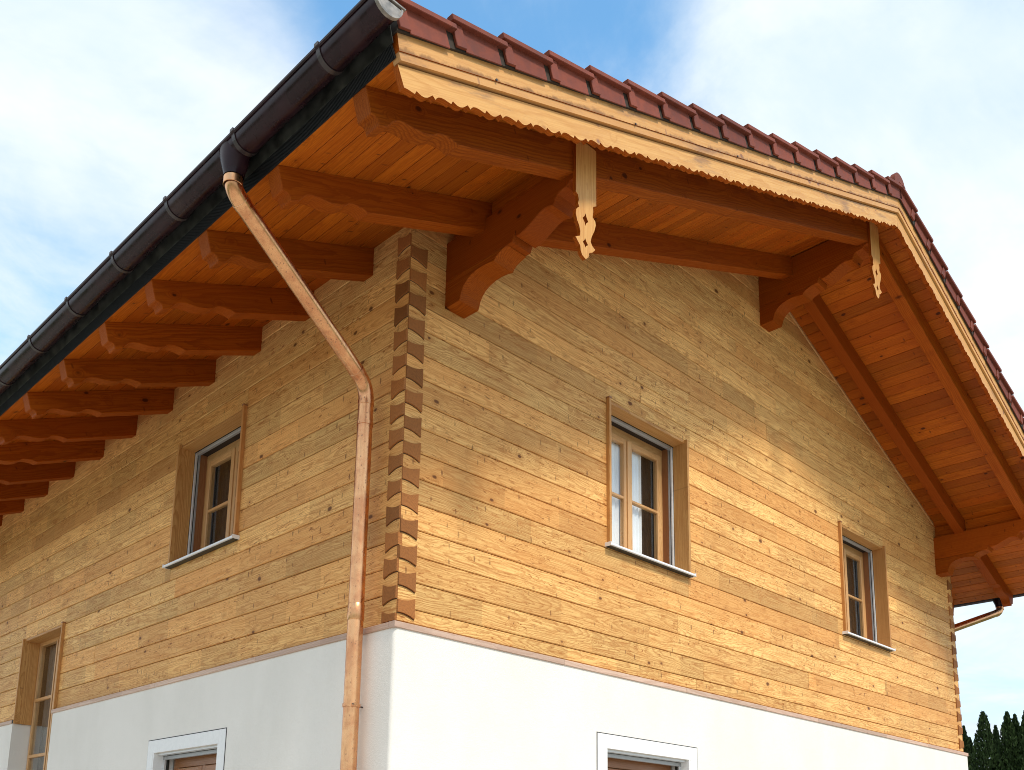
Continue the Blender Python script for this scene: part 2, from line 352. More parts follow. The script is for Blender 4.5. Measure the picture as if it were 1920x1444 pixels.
def holed(name, u0, u1, z0, z1, holes, front, depth, mapf, mat, parent, top=None):
    """sheet wall with rectangular openings and their reveals; mapf(u, d, z) -> world"""
    us = sorted({u0, u1, *[h[0] for h in holes], *[h[1] for h in holes]}); zs = sorted({z0, z1, *[h[2] for h in holes if h[2] > z0], *[h[3] for h in holes if h[3] < z1]})
    us = [u for u in us if u0 <= u <= u1]; vs, fs = [], []
    def q(*pts): 
        i = len(vs); vs.extend(mapf(*p) for p in pts); fs.append(tuple(range(i, i+len(pts))))
    for a, b in zip(us, us[1:]):
        for e, f in zip(zs, zs[1:]):
            if any(h[0] <= a and b <= h[1] and h[2] <= e and f <= h[3] for h in holes): continue
            q((a, front, e), (b, front, e), (b, front, f), (a, front, f))
    for h in holes:
        a, b, e, f = h[0], h[1], max(h[2], z0), min(h[3], z1)
        q((a, front, e), (a, depth, e), (a, depth, f), (a, front, f)); q((b, front, e), (b, depth, e), (b, depth, f), (b, front, f))
        if h[3] < z1: q((a, front, f), (b, front, f), (b, depth, f), (a, depth, f))
        if h[2] > z0: q((a, front, e), (b, front, e), (b, depth, e), (a, depth, e))
    if top: 
        for poly in top: q(*[(u, front, z) for u, z in poly])
    me = bpy.data.meshes.new(name); me.from_pydata([tuple(v) for v in vs], [], fs)
    bm = bmesh.new(); bm.from_mesh(me); bmesh.ops.remove_doubles(bm, verts=bm.verts, dist=1e-5); bm.to_mesh(me); bm.free()
    return link(name, me, mat, parent)
gx = lambda u, d, z: Vector((u, d, z)); ly = lambda u, d, z: Vector((d, u, z)); rx = lambda u, d, z: Vector((10-d, u, z))

# plaster storey
pg = holed('plaster_wall', -PL+.03, 10+PL, GZ-.1, -.05, [GGW], -PL, .3, gx, 'plaster', house)
plw = holed('plaster_wall', -PL+.03, YL, GZ-.1, -.05, [LGW, STAIR], -PL, .3, ly, 'plaster', house)
prw = holed('plaster_wall', -PL, YL, GZ-.1, -.05, [], -PL, .3, rx, 'plaster', house)
vs, fs = [], []
for k in range(9):
    a = math.pi/2*k/8; px, py = -PL+.03-.03*math.cos(a), -PL+.03-.03*math.sin(a)
    vs += [(px, py, GZ-.1), (px, py, -.05)]
    if k: fs.append((2*k-2, 2*k, 2*k+1, 2*k-1))
link('plaster_corner', mesh('plaster_corner', vs, fs, True), 'plaster', house)
box('rear_wall', (-PL+.001, YL, GZ-.1), (10+PL-.001, YL+.2, 2.9), 'plaster', house)
box('storey_floor', (1.3, 1.4, -.3), (9.98, YL, -.06), 'room', house)

# ------------------------------------------------------------------ larch walls
wg = holed('gable_wall', .02, 9.98, -.06, 3.0, GW, .022, .26, gx, 'dark', house, top=[[(.02, 3.0), (9.98, 3.0), (5, 5.0)]])
wl = holed('eave_wall', .03, YL, -.06, 3.02, LW + [(STAIR[0], STAIR[1], -3, STAIR[3])], .022, .26, ly, 'dark', house)
wr = holed('eave_wall', .03, YL, -.06, 3.02, [], .022, .26, rx, 'dark', house)
CH = .19
def split(a, b, lo=2.6, hi=5.4, mn=.4):
    out = []; x = a
    while b - x > hi:
        e = x + random.uniform(lo, hi)
        if b - e < mn: break
        out.append((x, e)); x = e
    out.append((x, b)); return out
def courses(z0, first, top, u_rng, holes, axis, parent):
    zs = [z0]; z = first
    while z < top: zs.append(z); z += CH
    zs.append(z)
    for a, b in zip(zs, zs[1:]):
        lo, hi = u_rng(a, b)
        if hi - lo < .08: continue
        cuts = [h for h in holes if h[2] < b - .004 and h[3] > a + .004]
        pieces = []; cur = lo
        for h in sorted(cuts):
            pieces.append((cur, h[0], a, b))
            if h[2] > a + .02: pieces.append((h[0], h[1], a, h[2]))
            if h[3] < b - .02: pieces.append((h[0], h[1], h[3], b))
            cur = h[1]
        pieces.append((cur, hi, a, b))
        for p in pieces:
            for s, e in split(p[0], p[1]):
                g_ = .0027; pr = random.uniform(-.0012, .0012)
                if e - s < .06: continue
                if axis == 'x': box('wall_board', (s+.0009, pr, p[2]+g_), (e-.0009, .05, p[3]-g_), 'larch', parent, 'x', .0055)
                else: box('wall_board', (pr, s+.0009, p[2]+g_), (.05, e-.0009, p[3]-g_), 'larch', parent, 'y', .0055)
def gable_rng(a, b):
    o = max(0.0, (a - 3.02)/.4); return (max(.004, o - .02), min(9.996, 10 - o + .02))
courses(.0, .105, 4.92, gable_rng, GW, 'x', wg)
courses(.0, .2, 3.0, lambda a, b: (.004, YL), LW + [(STAIR[0], STAIR[1], -3, STAIR[3])], 'y', wl)

# corner joints: dovetailed ends of the boards, end grain outwards
def pin_poly():
    W_ = .146; N = 8; t = []; bt = []
    for i in range(N+1):
        s = i/N; h = .044 + .028*s**1.8
        t.append((W_*s, h + .006*math.sin(s*math.pi)*-1)); bt.append((W_*s, -h - .004*math.sin(s*math.pi)*-1))
    return t, bt
pt, pb = pin_poly()
def clip0(poly, zc, zmin): return [(u, max(z+zc, zmin)) for u, z in poly]
for k in range(-1, 16):
    zc = .105 + .19*k
    if zc > .05:
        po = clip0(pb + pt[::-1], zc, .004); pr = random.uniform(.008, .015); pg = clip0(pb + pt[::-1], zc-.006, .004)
        if zc < 2.95: prism('joint_gap_shadow', [(u+.004, -.0015, z) for u, z in pg], (0, .030, 0), (1,0,0), 'gap', wg)  # brown plate set below the pin stands for shadow in the joint gap
        if zc < 2.95:
            prism('corner_joint', [(u+.001, -pr, z) for u, z in po], (0, .035, 0), (1,0,0), 'end', wg)
        if zc < 2.6: prism('corner_joint', [(9.999-u, -pr, z) for u, z in po], (0, .035, 0), (1,0,0), 'end', wg)
    zl = .010 + .19*(k+1)
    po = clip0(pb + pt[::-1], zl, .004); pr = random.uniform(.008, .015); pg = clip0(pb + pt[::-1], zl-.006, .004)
    if .05 < zl < 2.95: prism('joint_gap_shadow', [(-.0015, u+.004, z) for u, z in pg], (.030, 0, 0), (0,1,0), 'gap', wl)
    if zl < 2.95: prism('corner_joint', [(-pr, u+.001, z) for u, z in po], (.035, 0, 0), (0,1,0), 'end', wl)
    if zl < 2.9: prism('corner_joint', [(10+pr, u+.001, z) for u, z in po], (-.035, 0, 0), (0,1,0), 'end', wr)

# larch ledge between boards and plaster
def ledge_run(a, b, axis):
    for s, e in split(a, b, .9, 1.9, .3):
        d = -PL - .012
        if axis == 'x': box('base_ledge', (s+.001, d, -.058), (e-.001, .021, -.014), 'ledge', house, 'x', .004)
        elif axis == 'y': box('base_ledge', (d+.0005, s+.001, -.058), (.021, e-.001, -.014), 'ledge', house, 'y', .004)
        else: box('base_ledge', (9.98, s+.001, -.058), (10-d-.0005, e-.001, -.014), 'ledge', house, 'y', .004)
ledge_run(-PL-.0135, 10+PL+.0135, 'x'); ledge_run(.0225, STAIR[0]+.03, 'y'); ledge_run(STAIR[1]+.01, YL, 'y'); ledge_run(.0225, YL, 'r')
box('ledge_end', (-PL-.005, STAIR[1]-.012, -.056), (.02, STAIR[1]+.0095, -.016), 'flash', house, 'y', .0)

# ------------------------------------------------------------------ windows
def mbox(axis):
    def f(name, a0, a1, d0, d1, z0, z1, mat, parent, grain='a', c=.003, label=None):
        gr = {'a': axis, 'z': 'z', 'd': 'y' if axis == 'x' else 'x'}[grain]
        lo, hi = ((a0, d0, z0), (a1, d1, z1)) if axis == 'x' else ((d0, a0, z0), (d1, a1, z1))
        return box(name, lo, hi, mat, parent, gr, c, label)
    return f
def pleats(name, axis, a0, a1, z0, z1, d, amp, wl_, mat, parent):
    n = max(8, int((a1-a0)/.006)); vs, fs = [], []
    ph = random.uniform(0, 6)
    for i in range(n+1):
        a = a0+(a1-a0)*i/n; dd = d + amp*math.sin(2*math.pi*a/wl_ + ph + 1.1*math.sin(a*17)) + .3*amp*math.sin(a*150)
        for z in (z0, z1): vs.append((a, dd, z) if axis == 'x' else (dd, a, z))
        if i: fs.append((2*i-2, 2*i, 2*i+1, 2*i-1))
    return link(name, mesh(name, vs, fs, True), mat, parent)
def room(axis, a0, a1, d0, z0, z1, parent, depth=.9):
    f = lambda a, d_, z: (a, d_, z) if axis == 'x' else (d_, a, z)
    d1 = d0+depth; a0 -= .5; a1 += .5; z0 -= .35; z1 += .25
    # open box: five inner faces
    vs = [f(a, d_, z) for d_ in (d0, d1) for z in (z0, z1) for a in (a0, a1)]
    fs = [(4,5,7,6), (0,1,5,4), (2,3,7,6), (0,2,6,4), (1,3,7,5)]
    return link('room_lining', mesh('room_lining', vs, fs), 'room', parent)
def window(axis, W_, net, curtain):
    a0, a1, z0, z1 = W_; b = mbox(axis); ac = (a0+a1)/2; D = .245
    fr_ = b('window', a0-.01, a1+.01, D+.01, D+.07, z1-.115, z1+.03, 'sash', house, 'a')         # the frame's head carries the rest
    for s in (-1, 1): e = ac+s*.595; b('frame_jamb', min(e, e-s*.075), max(e, e-s*.075), D+.01, D+.07, z0+.02, z1-.1155, 'sash', fr_, 'z')
    b('frame_sill', ac-.5195, ac+.5195, D+.011, D+.07, z0+.02, z0+.055, 'sash', fr_)
    gz0, gz1 = z0+.115, z1-.175
    mid = (gz0+gz1)/2
    for s in (-1, 1):
        i0, i1 = ac+s*.006, ac+s*.519                                                           # one casement
        lo, hi = min(i0, i1), max(i0, i1); si = ac+s*.062; so_ = ac+s*.456
        sh = b('casement', min(so_, i1), max(so_, i1), D-.012, D+.045, z0+.058, z1-.118, 'sash', fr_, 'z', .006)
        b('meeting_stile', min(i0, si), max(i0, si), D-.0125, D+.045, z0+.058, z1-.118, 'sash', fr_, 'z', .006)
        b('top_rail', min(si, so_), max(si, so_), D-.011, D+.044, gz1, z1-.1185, 'sash', fr_, 'a', .005)
        b('bottom_rail', min(si, so_), max(si, so_), D-.011, D+.044, z0+.0585, gz0, 'sash', fr_, 'a', .005)
        b('glazing_bar', min(si, so_), max(si, so_), D-.006, D+.036, mid-.013, mid+.013, 'sash', fr_, 'a', .004)
        for p, q in ((gz0, mid-.013), (mid+.013, gz1)):
            b('pane', min(si, so_), max(si, so_), D+.012, D+.016, p, q, 'glass', fr_, 'a', 0)
    b('closing_strip', ac-.022, ac+.022, D-.024, D-.0127, z0+.075, z1-.135, 'sash', fr_, 'z', .004)
    # larch casing lining the opening
    t = .028
    for s in (0, 1):
        lo = a0 if s == 0 else a1-t
        b('casing_board', lo, lo+t, -.036, .13, z0+.004, z1, 'larch_cut', fr_, 'z', .002)
    b('head_board', a0+t, a1-t, -.004, .13, z1-.03, z1-.001, 'larch_cut', fr_, 'a', .002)
    b('head_cap', a0-.004, a1+.004 if False else a0+.032, -.04, .0, z1+.0005, z1+.014, 'sash_dark', fr_, 'd', .001)
    # shutter guide rails and lower edge of the roller box
    for s in (-1, 1):
        e = a0+t if s < 0 else a1-t
        b('guide_rail', min(e, e-s*.022), max(e, e-s*.022), .132, .150, z0+.02, z1-.04, 'rail_light', fr_, 'z', .002)
        b('guide_rail', min(e, e-s*.020), max(e, e-s*.020), .162, .180, z0+.02, z1-.04, 'rail', fr_, 'z', .002)
        b('jamb_liner', min(e, e-s*.012), max(e, e-s*.012), .1805, .2545, z0+.02, z1-.005, 'sash_dark', fr_, 'z', .001)
    b('shutter_bar', a0+t, a1-t, .134, .168, z1-.062, z1-.0305, 'rail', fr_, 'a', .004)
    b('shutter_slot', a0+t, a1-t, .170, .2535, z1-.035, z1-.005, 'dark', fr_, 'a', 0)
    # metal sill
    sw = .022
    b('window_sill', a0-sw, a1+sw, -.068, .255, z0-.020, z0+.001, 'alu', fr_, 'a', .004)
    for s in (0, 1):
        e = a0-sw-.006 if s == 0 else a1+sw
        b('sill_end', e, e+.006, -.070, .0, z0-.0245, z0+.010, 'alu', fr_, 'd', .001)
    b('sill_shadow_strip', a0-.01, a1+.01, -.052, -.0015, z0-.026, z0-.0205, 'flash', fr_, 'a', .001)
    room(axis, a0, a1, D+.075, z0, z1, fr_)
    for p in net: pleats('white_sheet', axis, p[0], p[1], z0+.03, z1-.10 - p[2], D+.062, .009, .055, 'net', fr_)
    for p in curtain: pleats('curtain', axis, p[0], p[1], z0-.1, z1+.0, D+.19, .026, .085, 'curtain', fr_)
    return fr_
wm = window('x', GW[0], [(2.20, 2.80, .06), (2.90, 3.10, .03)], [(2.2, 3.6)])  # white sheets close behind the glass stand for its bright reflection
wrr = window('x', GW[1], [], [(6.5, 7.95)])
wlf = window('y', LW[0], [], [(2.1, 3.7)])

wm['label'] = 'window with white sheets standing for a reflection, dark curtains behind'; wrr['label'] = 'window with dark pleated curtains'; wlf['label'] = 'shaded window on the eave side'
# tall stair window
sa0, sa1, sz0, sz1 = STAIR
b = mbox('y'); D = .165
sw_ = b('stair_window', sa0+.02, sa1-.02, D, D+.06, sz1-.065, sz1-.006, 'sash', house, 'a')
for e in (sa0+.012, sa1-.057): b('frame_jamb', e, e+.045, D, D+.06, sz0, sz1-.0655, 'sash', sw_, 'z')
ac = (sa0+sa1)/2
for s in (-1, 1): b('mullion', ac+s*.034-.016, ac+s*.034+.016, D-.004, D+.05, sz0, sz1-.066, 'sash', sw_, 'z')
zb = [sz0, -1.79, -1.115, -.44, .235, sz1-.066]
for z in zb[1:-1]:
    for lo, hi in ((sa0+.0575, ac-.0505), (ac+.0505, sa1-.0575)): b('glazing_bar', lo, hi, D-.003, D+.04, z-.018, z+.018, 'sash', sw_, 'a')
for z, z2 in zip(zb, zb[1:]):
    for lo, hi in ((sa0+.0575, ac-.0505), (ac+.0505, sa1-.0575)): b('pane', lo, hi, D+.02, D+.024, z+.018, z2-(.018 if z2 < .5 else 0), 'glass', sw_, 'a', 0)
t = .028
b('casing_board', sa0, sa0+t, -.034, .163, -.012, sz1, 'larch_cut', sw_, 'z', .002)
b('casing_board', sa1-t, sa1, -.034, .163, -.057, sz1, 'larch_cut', sw_, 'z', .002)
b('head_board', sa0+t, sa1-t, -.004, .163, sz1-.028, sz1-.0005, 'larch_cut', sw_, 'a', .002)
b('head_cap', sa0-.004, sa0+.03, -.038, .0, sz1+.0005, sz1+.012, 'sash_dark', sw_, 'd', .001)
room('y', sa0, sa1, D+.07, sz0, sz1, sw_)
pleats('window_blind', 'y', sa0+.06, sa1-.02, sz0, sz1-.05, D+.12, .006, .07, 'blind', sw_)

# ground floor windows with painted plaster surround
def ground_window(axis, W_):
    a0, a1, z0, z1 = W_; b = mbox(axis); ac = (a0+a1)/2
    r = b('ground_window', a0+.04, a1-.04, .15, .21, z1-.125, z1-.036, 'sash_dark', house, 'a')
    tw, th = .105, .115
    for (lo, hi, p, q) in ((a0-tw, a0-.0005, z0-.1, z1+th), (a1+.0005, a1+tw, z0-.1, z1+th), (a0, a1, z1+.0005, z1+th)):
        b('painted_surround', lo, hi, -PL-.006, -PL+.02, p, q, 'paint', r, 'z' if hi-lo < .5 else 'a', .001)
    for (lo, hi, p, q) in ((a0-tw-.008, a0-tw-.0005, z0-.1, z1+th+.008), (a1+tw+.0005, a1+tw+.008, z0-.1, z1+th+.008), (a0-tw, a1+tw, z1+th+.0005, z1+th+.008)):
        b('joint_strip', lo, hi, -PL-.0025, -PL+.02, p, q, 'joint', r, 'a', 0)
    for s in (-1, 1):
        e = a0+.02 if s < 0 else a1-.02
        b('plaster_reveal', min(e, e+s*.02), max(e, e+s*.02), -PL-.004, .15, z0-.1, z1-.0005, 'paint', r, 'z', .001)
        b('guide_rail', min(e, e-s*.02), max(e, e-s*.02), .055, .075, z0, z1-.03, 'rail_light', r, 'z', .002)
        b('guide_rail', min(e, e-s*.017), max(e, e-s*.017), .085, .105, z0, z1-.03, 'flash', r, 'z', .002)
        b('frame_jamb', min(e-s*.018, e-s*.085), max(e-s*.018, e-s*.085), .15, .21, z0, z1-.1255, 'sash_dark', r, 'z')
        i0, i1 = ac+s*.004, e-s*.087
        si, so_ = ac+s*.058, i1-s*.06
        b('casement', min(so_, i1), max(so_, i1), .137, .19, z0, z1-.13, 'sash_dark', r, 'z', .006)
        b('meeting_stile', min(i0, si), max(i0, si), .1365, .19, z0, z1-.13, 'sash_dark', r, 'z', .006)
        b('top_rail', min(si, so_), max(si, so_), .138, .189, z1-.19, z1-.1305, 'sash_dark', r, 'a', .005)
        b('pane', min(si, so_), max(si, so_), .16, .164, z0, z1-.19, 'glass', r, 'a', 0)
    b('shutter_bar', a0+.021, a1-.021, .050, .082, z1-.055, z1-.022, 'rail', r, 'a', .003)
    b('shutter_head', a0+.021, a1-.021, -PL+.03, .049, z1-.02, z1-.0005, 'rail_light', r, 'a', .001)
    b('shutter_slot', a0+.021, a1-.021, .083, .22, z1-.035, z1-.012, 'dark', r, 'a', 0)
    b('window_sill', a0-.12, a1+.12, -PL-.05, .15, z0-.14, z0-.101, 'alu', r)
    room(axis, a0, a1, .215, z0, z1, r)
    pleats('white_sheet', axis, a0+.05, a1-.05, z0, z1-.22, .26, .012, .09, 'net', r)
ground_window('x', GGW); ground_window('y', LGW); sw_['label'] = 'tall narrow stair window crossing from boards into plaster'

# ------------------------------------------------------------------ roof
sofz = lambda x: 5.0 - .4*abs(x-5)
XT = 1.335                                             # tails stand this far out from the wall
YV = -1.505                                            # back of the bargeboards
SL = Vector((1, 0, .4)).normalized(); SR = Vector((1, 0, -.4)).normalized()
RY = YL+1.2
rp = [(-XT, 0), (5, 0), (10+XT, 0)]
def off(x, d): return (x, YV, sofz(x)+d)
roof = prism('roof', [(-XT, YV, sofz(-XT)+.022), (5, YV, 5.022), (10+XT, YV, sofz(-XT)+.022), (10+XT+.04, YV, sofz(-XT)+.11), (5, YV, 5.15), (-XT-.04, YV, sofz(-XT)+.11)], (0, RY-YV, 0), (1, 0, 0), 'pale_back', house)
cov = prism('tile_covering', [(-XT-.01, YV+.02, sofz(-XT)+.120), (5, YV+.02, 5.155), (10+XT+.01, YV+.02, sofz(-XT)+.120), (10+XT+.03, YV+.02, sofz(-XT)+.175), (5, YV+.02, 5.24), (-XT-.03, YV+.02, sofz(-XT)+.175)], (0, RY-YV-.04, 0), (1, 0, 0), 'tile', house)
# soffit boards, laid along the eaves
BWX = .1345                                            # board width measured horizontally
def sboard(xa, xb, ya, yb, right):
    f = (lambda x: 10-x) if right else (lambda x: x)
    g_ = .0022
    xa, xb = f(xa+g_), f(xb-g_); c_ = .003
    zc = lambda x, dd: sofz(x)+dd
    pr = random.uniform(-.001, .001)
    pts = [(xa, ya, zc(xa, .02)), (xb, ya, zc(xb, .02)), (xb, ya, zc(xb, c_+pr)), (xb+(xa-xb)*.03, ya, zc(xb+(xa-xb)*.03, pr)), (xa+(xb-xa)*.03, ya, zc(xa+(xb-xa)*.03, pr)), (xa, ya, zc(xa, c_+pr))]
    me_c = Vector(((xa+xb)/2, (ya+yb)/2, sofz((xa+xb)/2))); s = SR if right else SL
    fm = frame(me_c, Vector((0,1,0)), s, Vector((0,1,0)).cross(s))
    link('soffit_board', prism_mesh('soffit_board', pts, Vector((0, yb-ya, 0)), fm.inverted()), 'soffit', roof, fm)
for right in (False, True):
    x = -XT; n = 0
    while x < 4.985:
        xb = min(x+BWX, 5.0)
        if xb <= .02:
            end = YL if not right else 6.0
            cuts = [YV]; y = YV + random.uniform(1.6, 3.6)
            while y < end-.8: cuts.append(y); y += random.uniform(2.4, 4.4)
            cuts.append(end)
            for a, b_ in zip(cuts, cuts[1:]): sboard(x, xb, a+.0008, b_-.0008, right)
        else: sboard(x, xb, YV, .045 if xb > .3 else .05, right)
        x = xb; n += 1
# rafters: carved tail profile, (distance from tail, depth below the soffit), all measured plumb
TAIL = [(.043,.160),(.052,.168),(.068,.172),(.083,.182),(.094,.200),(.100,.222),(.108,.228),(.158,.218),(.172,.203),(.190,.184),(.210,.173),(.240,.170),(.275,.175),(.320,.188),(.365,.201),(.415,.209),(.460,.209),(.490,.200),(.513,.187),(.540,.188),(.575,.195),(.610,.207),(.640,.221),(.664,.236),(.672,.232)]
def rafter(y0, xend, right, proto={}):
    key = (round(xend, 2), right); f = (lambda x: 10-x) if right else (lambda x: x)
    s = SR if right else SL
    fm = frame(Vector((f(-XT+1.0), y0+.06, sofz(-XT+1.0)-.12)), s, Vector((0,1,0)).cross(s).normalized()*-1, s.cross(Vector((0,1,0)).cross(s).normalized()*-1))
    if key not in proto:
        prof = [(-XT, .002)] + [(-XT+u, -dd) for u, dd in TAIL] + [(xend, -.229), (xend, .002)]
        pts = [(f(x), y0, sofz(x)+dd) for x, dd in prof]
        proto[key] = link('rafter', prism_mesh('rafter', pts, Vector((0, .12, 0)), fm.inverted(), .004), 'stained', roof, fm)
        return proto[key]
    return copy_of(proto[key], roof, fm)
for y0 in (-1.28, -.415): rafter(y0, 4.905, False); rafter(y0, 4.905, True)
ys = [.455, 1.262, 2.068, 2.885, 3.73, 4.56] + [5.39+.83*k for k in range(9)]
for y0 in ys: rafter(y0, .045, False)
for y0 in ys[:7]: rafter(y0, .045, True)
# purlins on carved brackets
BEAM = [(-.70,2.672),(-.712,2.70),(-.725,2.728),(-.737,2.70),(-.750,2.692),(-.780,2.694),(-.82,2.703),(-.87,2.722),(-.92,2.746),(-.97,2.767),(-1.01,2.775),(-1.05,2.771),(-1.09,2.757),(-1.105,2.79),(-1.13,2.822),(-1.17,2.832),(-1.21,2.838),(-1.240,2.862),(-1.276,2.866)]
BRK = [(.05,2.455),(-.158,2.455),(-.166,2.472),(-.178,2.515),(-.20,2.552),(-.235,2.583),(-.28,2.606),(-.34,2.620),(-.41,2.623),(-.47,2.616),(-.522,2.604),(-.532,2.622),(-.56,2.643),(-.60,2.657),(-.64,2.666),(-.655,2.668)]
def purlin(x0, x1, dz, top):
    pu = prism('purlin', [(x0, y, z+dz) for y, z in [(.05, 2.672)] + BEAM + [(-1.276, top-dz), (.05, top-dz)]], (x1-x0, 0, 0), (0,1,0), 'stained', house, .005)
    prism('bracket', [(x0-.001, y, z+dz) for y, z in BRK + [(.05, 2.668)]], (x1-x0+.002, 0, 0), (0,1,0), 'stained', pu, .005)
    return pu
purlin(.34, .53, 0, 2.998); purlin(4.905, 5.095, 1.85, 4.955); purlin(9.47, 9.66, 0, 2.998)
# infill boards between rafters above the outer purlins
for x0 in (.42, 9.56):
    for a, b_ in ((-1.158, -.418), (-.292, .0)):
        box('infill_board', (x0-.012, a, 2.999), (x0+.012, b_, sofz(x0)-.003), 'soffit', house, 'y', .001)
# strip where gable boards meet the soffit
for right in (False, True):
    f = (lambda x: 10-x) if right else (lambda x: x)
    for xa, xb in ((.0, .335), (.535, 4.90)):
        prism('cover_strip', [(f(xa), -.018, sofz(xa)-.002), (f(xb), -.018, sofz(xb)-.002), (f(xb), -.018, sofz(xb)-.030), (f(xa), -.018, sofz(xa)-.030)], (0, .0165, 0), SR if right else SL, 'sash', house)

# pendants: fretsawn boards hanging in front of the purlin ends
PO = [(-.105,3.16),(-.105,2.739),(-.083,2.727),(-.076,2.695),(-.083,2.665),(-.072,2.645),(-.085,2.634),(-.101,2.612),(-.105,2.58),(-.092,2.538),(-.071,2.508),(-.060,2.472),(-.063,2.437),(-.107,2.410),(-.084,2.388),(-.060,2.366),(-.056,2.333),(-.041,2.308),(-.006,2.294),(.020,2.320),(.030,2.359),(.060,2.375),(.090,2.409),(.058,2.424),(.043,2.447),(.053,2.486),(.081,2.544),(.096,2.595),(.091,2.621),(.063,2.639),(.070,2.681),(.067,2.719),(.101,2.741),(.101,3.16)]
H1 = [(-.009,2.629),(.002,2.605),(.019,2.580),(.000,2.560),(-.010,2.536),(-.018,2.560),(-.039,2.581),(-.018,2.605)]
H2 = [(-.012,2.446),(.000,2.425),(.018,2.408),(.000,2.394),(-.009,2.377),(-.018,2.392),(-.036,2.408),(-.020,2.426)]
def pendant(xc, dz):
    th = .027; y0 = -1.307
    bm = bmesh.new()
    for loop in (PO, H1, H2):
        vs_ = [bm.verts.new((z-2.7, -x, 0)) for x, z in loop]
        for i in range(len(vs_)): bm.edges.new((vs_[i], vs_[(i+1)%len(vs_)]))
    r = bmesh.ops.triangle_fill(bm, edges=bm.edges[:], use_beauty=True)
    fcs = [e for e in r['geom'] if isinstance(e, bmesh.types.BMFace)]
    bmesh.ops.dissolve_limit(bm, angle_limit=.01, verts=bm.verts[:], edges=bm.edges[:]) if False else None
    ex = bmesh.ops.extrude_face_region(bm, geom=fcs)
    for v in ex['geom']:
        if isinstance(v, bmesh.types.BMVert): v.co.z += th
    bmesh.ops.recalc_face_normals(bm, faces=bm.faces)
    me = bpy.data.meshes.new('pendant'); bm.to_mesh(me); bm.free()
    # local x up, local y = -world x, local z = into the roof
    fm = frame(Vector((xc, y0+th, 2.7+dz)), Vector((0,0,1)), Vector((-1,0,0)), Vector((0,-1,0)))
    me.materials.append(M['pendant']); me.materials.append(M['stained'])
    for p in me.polygons: p.material_index = 0 if abs(p.normal.z) > .7 else 1
    return link('pendant', me, 'pendant', house, fm)
pd = pendant(.430, 0)
for xc, dz in ((4.993, 1.815), (9.57, 0)):
    fm = WM[pd.name].copy(); fm.translation = Vector((xc, -1.280, 2.7+dz)); copy_of(pd, house, fm)

# bargeboards
edges = []
def barge(right):
    f = (lambda x: 10-x) if right else (lambda x: x)
    s = SR if right else SL
    base = lambda x, c: c + .4*(x-5)                  # plumb offset line, in left-hand coordinates
    # scalloped lower edge, period 248 mm
    per = .248; prof = [(0,-.019),(.010,-.006),(.022,.001),(.040,.003),(.062,-.001),(.085,-.009),(.111,-.018),(.117,-.004),(.122,.002),(.135,-.007),(.155,-.018),(.175,-.0225),(.195,-.019),(.212,-.008),(.228,.003),(.238,-.006)]
    pts = []; k = 0; x0 = -1.285-.034
    while True:
        for u, dd in prof:
            x = x0+k*per+u
            if x < -1.285: continue
            if x > 4.998: break
            pts.append((x, base(x, 4.829+dd)))
        if x > 4.998: break
        k += 1
    top_l = (-1.326, base(-1.326, 4.957)); poly = pts + [(4.999, base(4.999, 4.81)), (4.999, base(4.999, 4.957)), top_l]
    lb = prism('bargeboard', [(f(x), -1.545, z) for x, z in poly], (0, .040, 0), s, 'barge', house)
    edges.append(lb)
    lo, mi, hi = 4.969, 5.018, 5.145
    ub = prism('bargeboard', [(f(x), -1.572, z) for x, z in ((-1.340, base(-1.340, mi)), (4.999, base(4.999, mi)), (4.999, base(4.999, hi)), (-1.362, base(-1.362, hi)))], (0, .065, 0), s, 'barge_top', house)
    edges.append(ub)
    prism('drip_strip', [(f(x), -1.566, z) for x, z in ((-1.322, base(-1.322, lo)), (4.999, base(4.999, lo)), (4.999, base(4.999, mi-.001)), (-1.338, base(-1.338, mi-.001)))], (0, .058, 0), s, 'barge', house)
barge(False); barge(True)
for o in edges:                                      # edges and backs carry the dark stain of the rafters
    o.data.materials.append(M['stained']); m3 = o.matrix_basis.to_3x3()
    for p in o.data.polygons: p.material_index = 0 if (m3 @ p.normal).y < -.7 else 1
for right in (False, True):
    f = (lambda x: 10-x) if right else (lambda x: x)
    prism('verge_light_stop', [(f(-1.37), -1.588, 5.1195-.4*6.37), (f(4.999), -1.588, 5.1191), (f(4.999), -1.588, 5.245), (f(-1.37), -1.588, 5.245-.4*6.37)], (0, .075, 0), SR if right else SL, 'dark', house)  # added dark filler behind the tile flaps, keeps sun and sky out of gaps

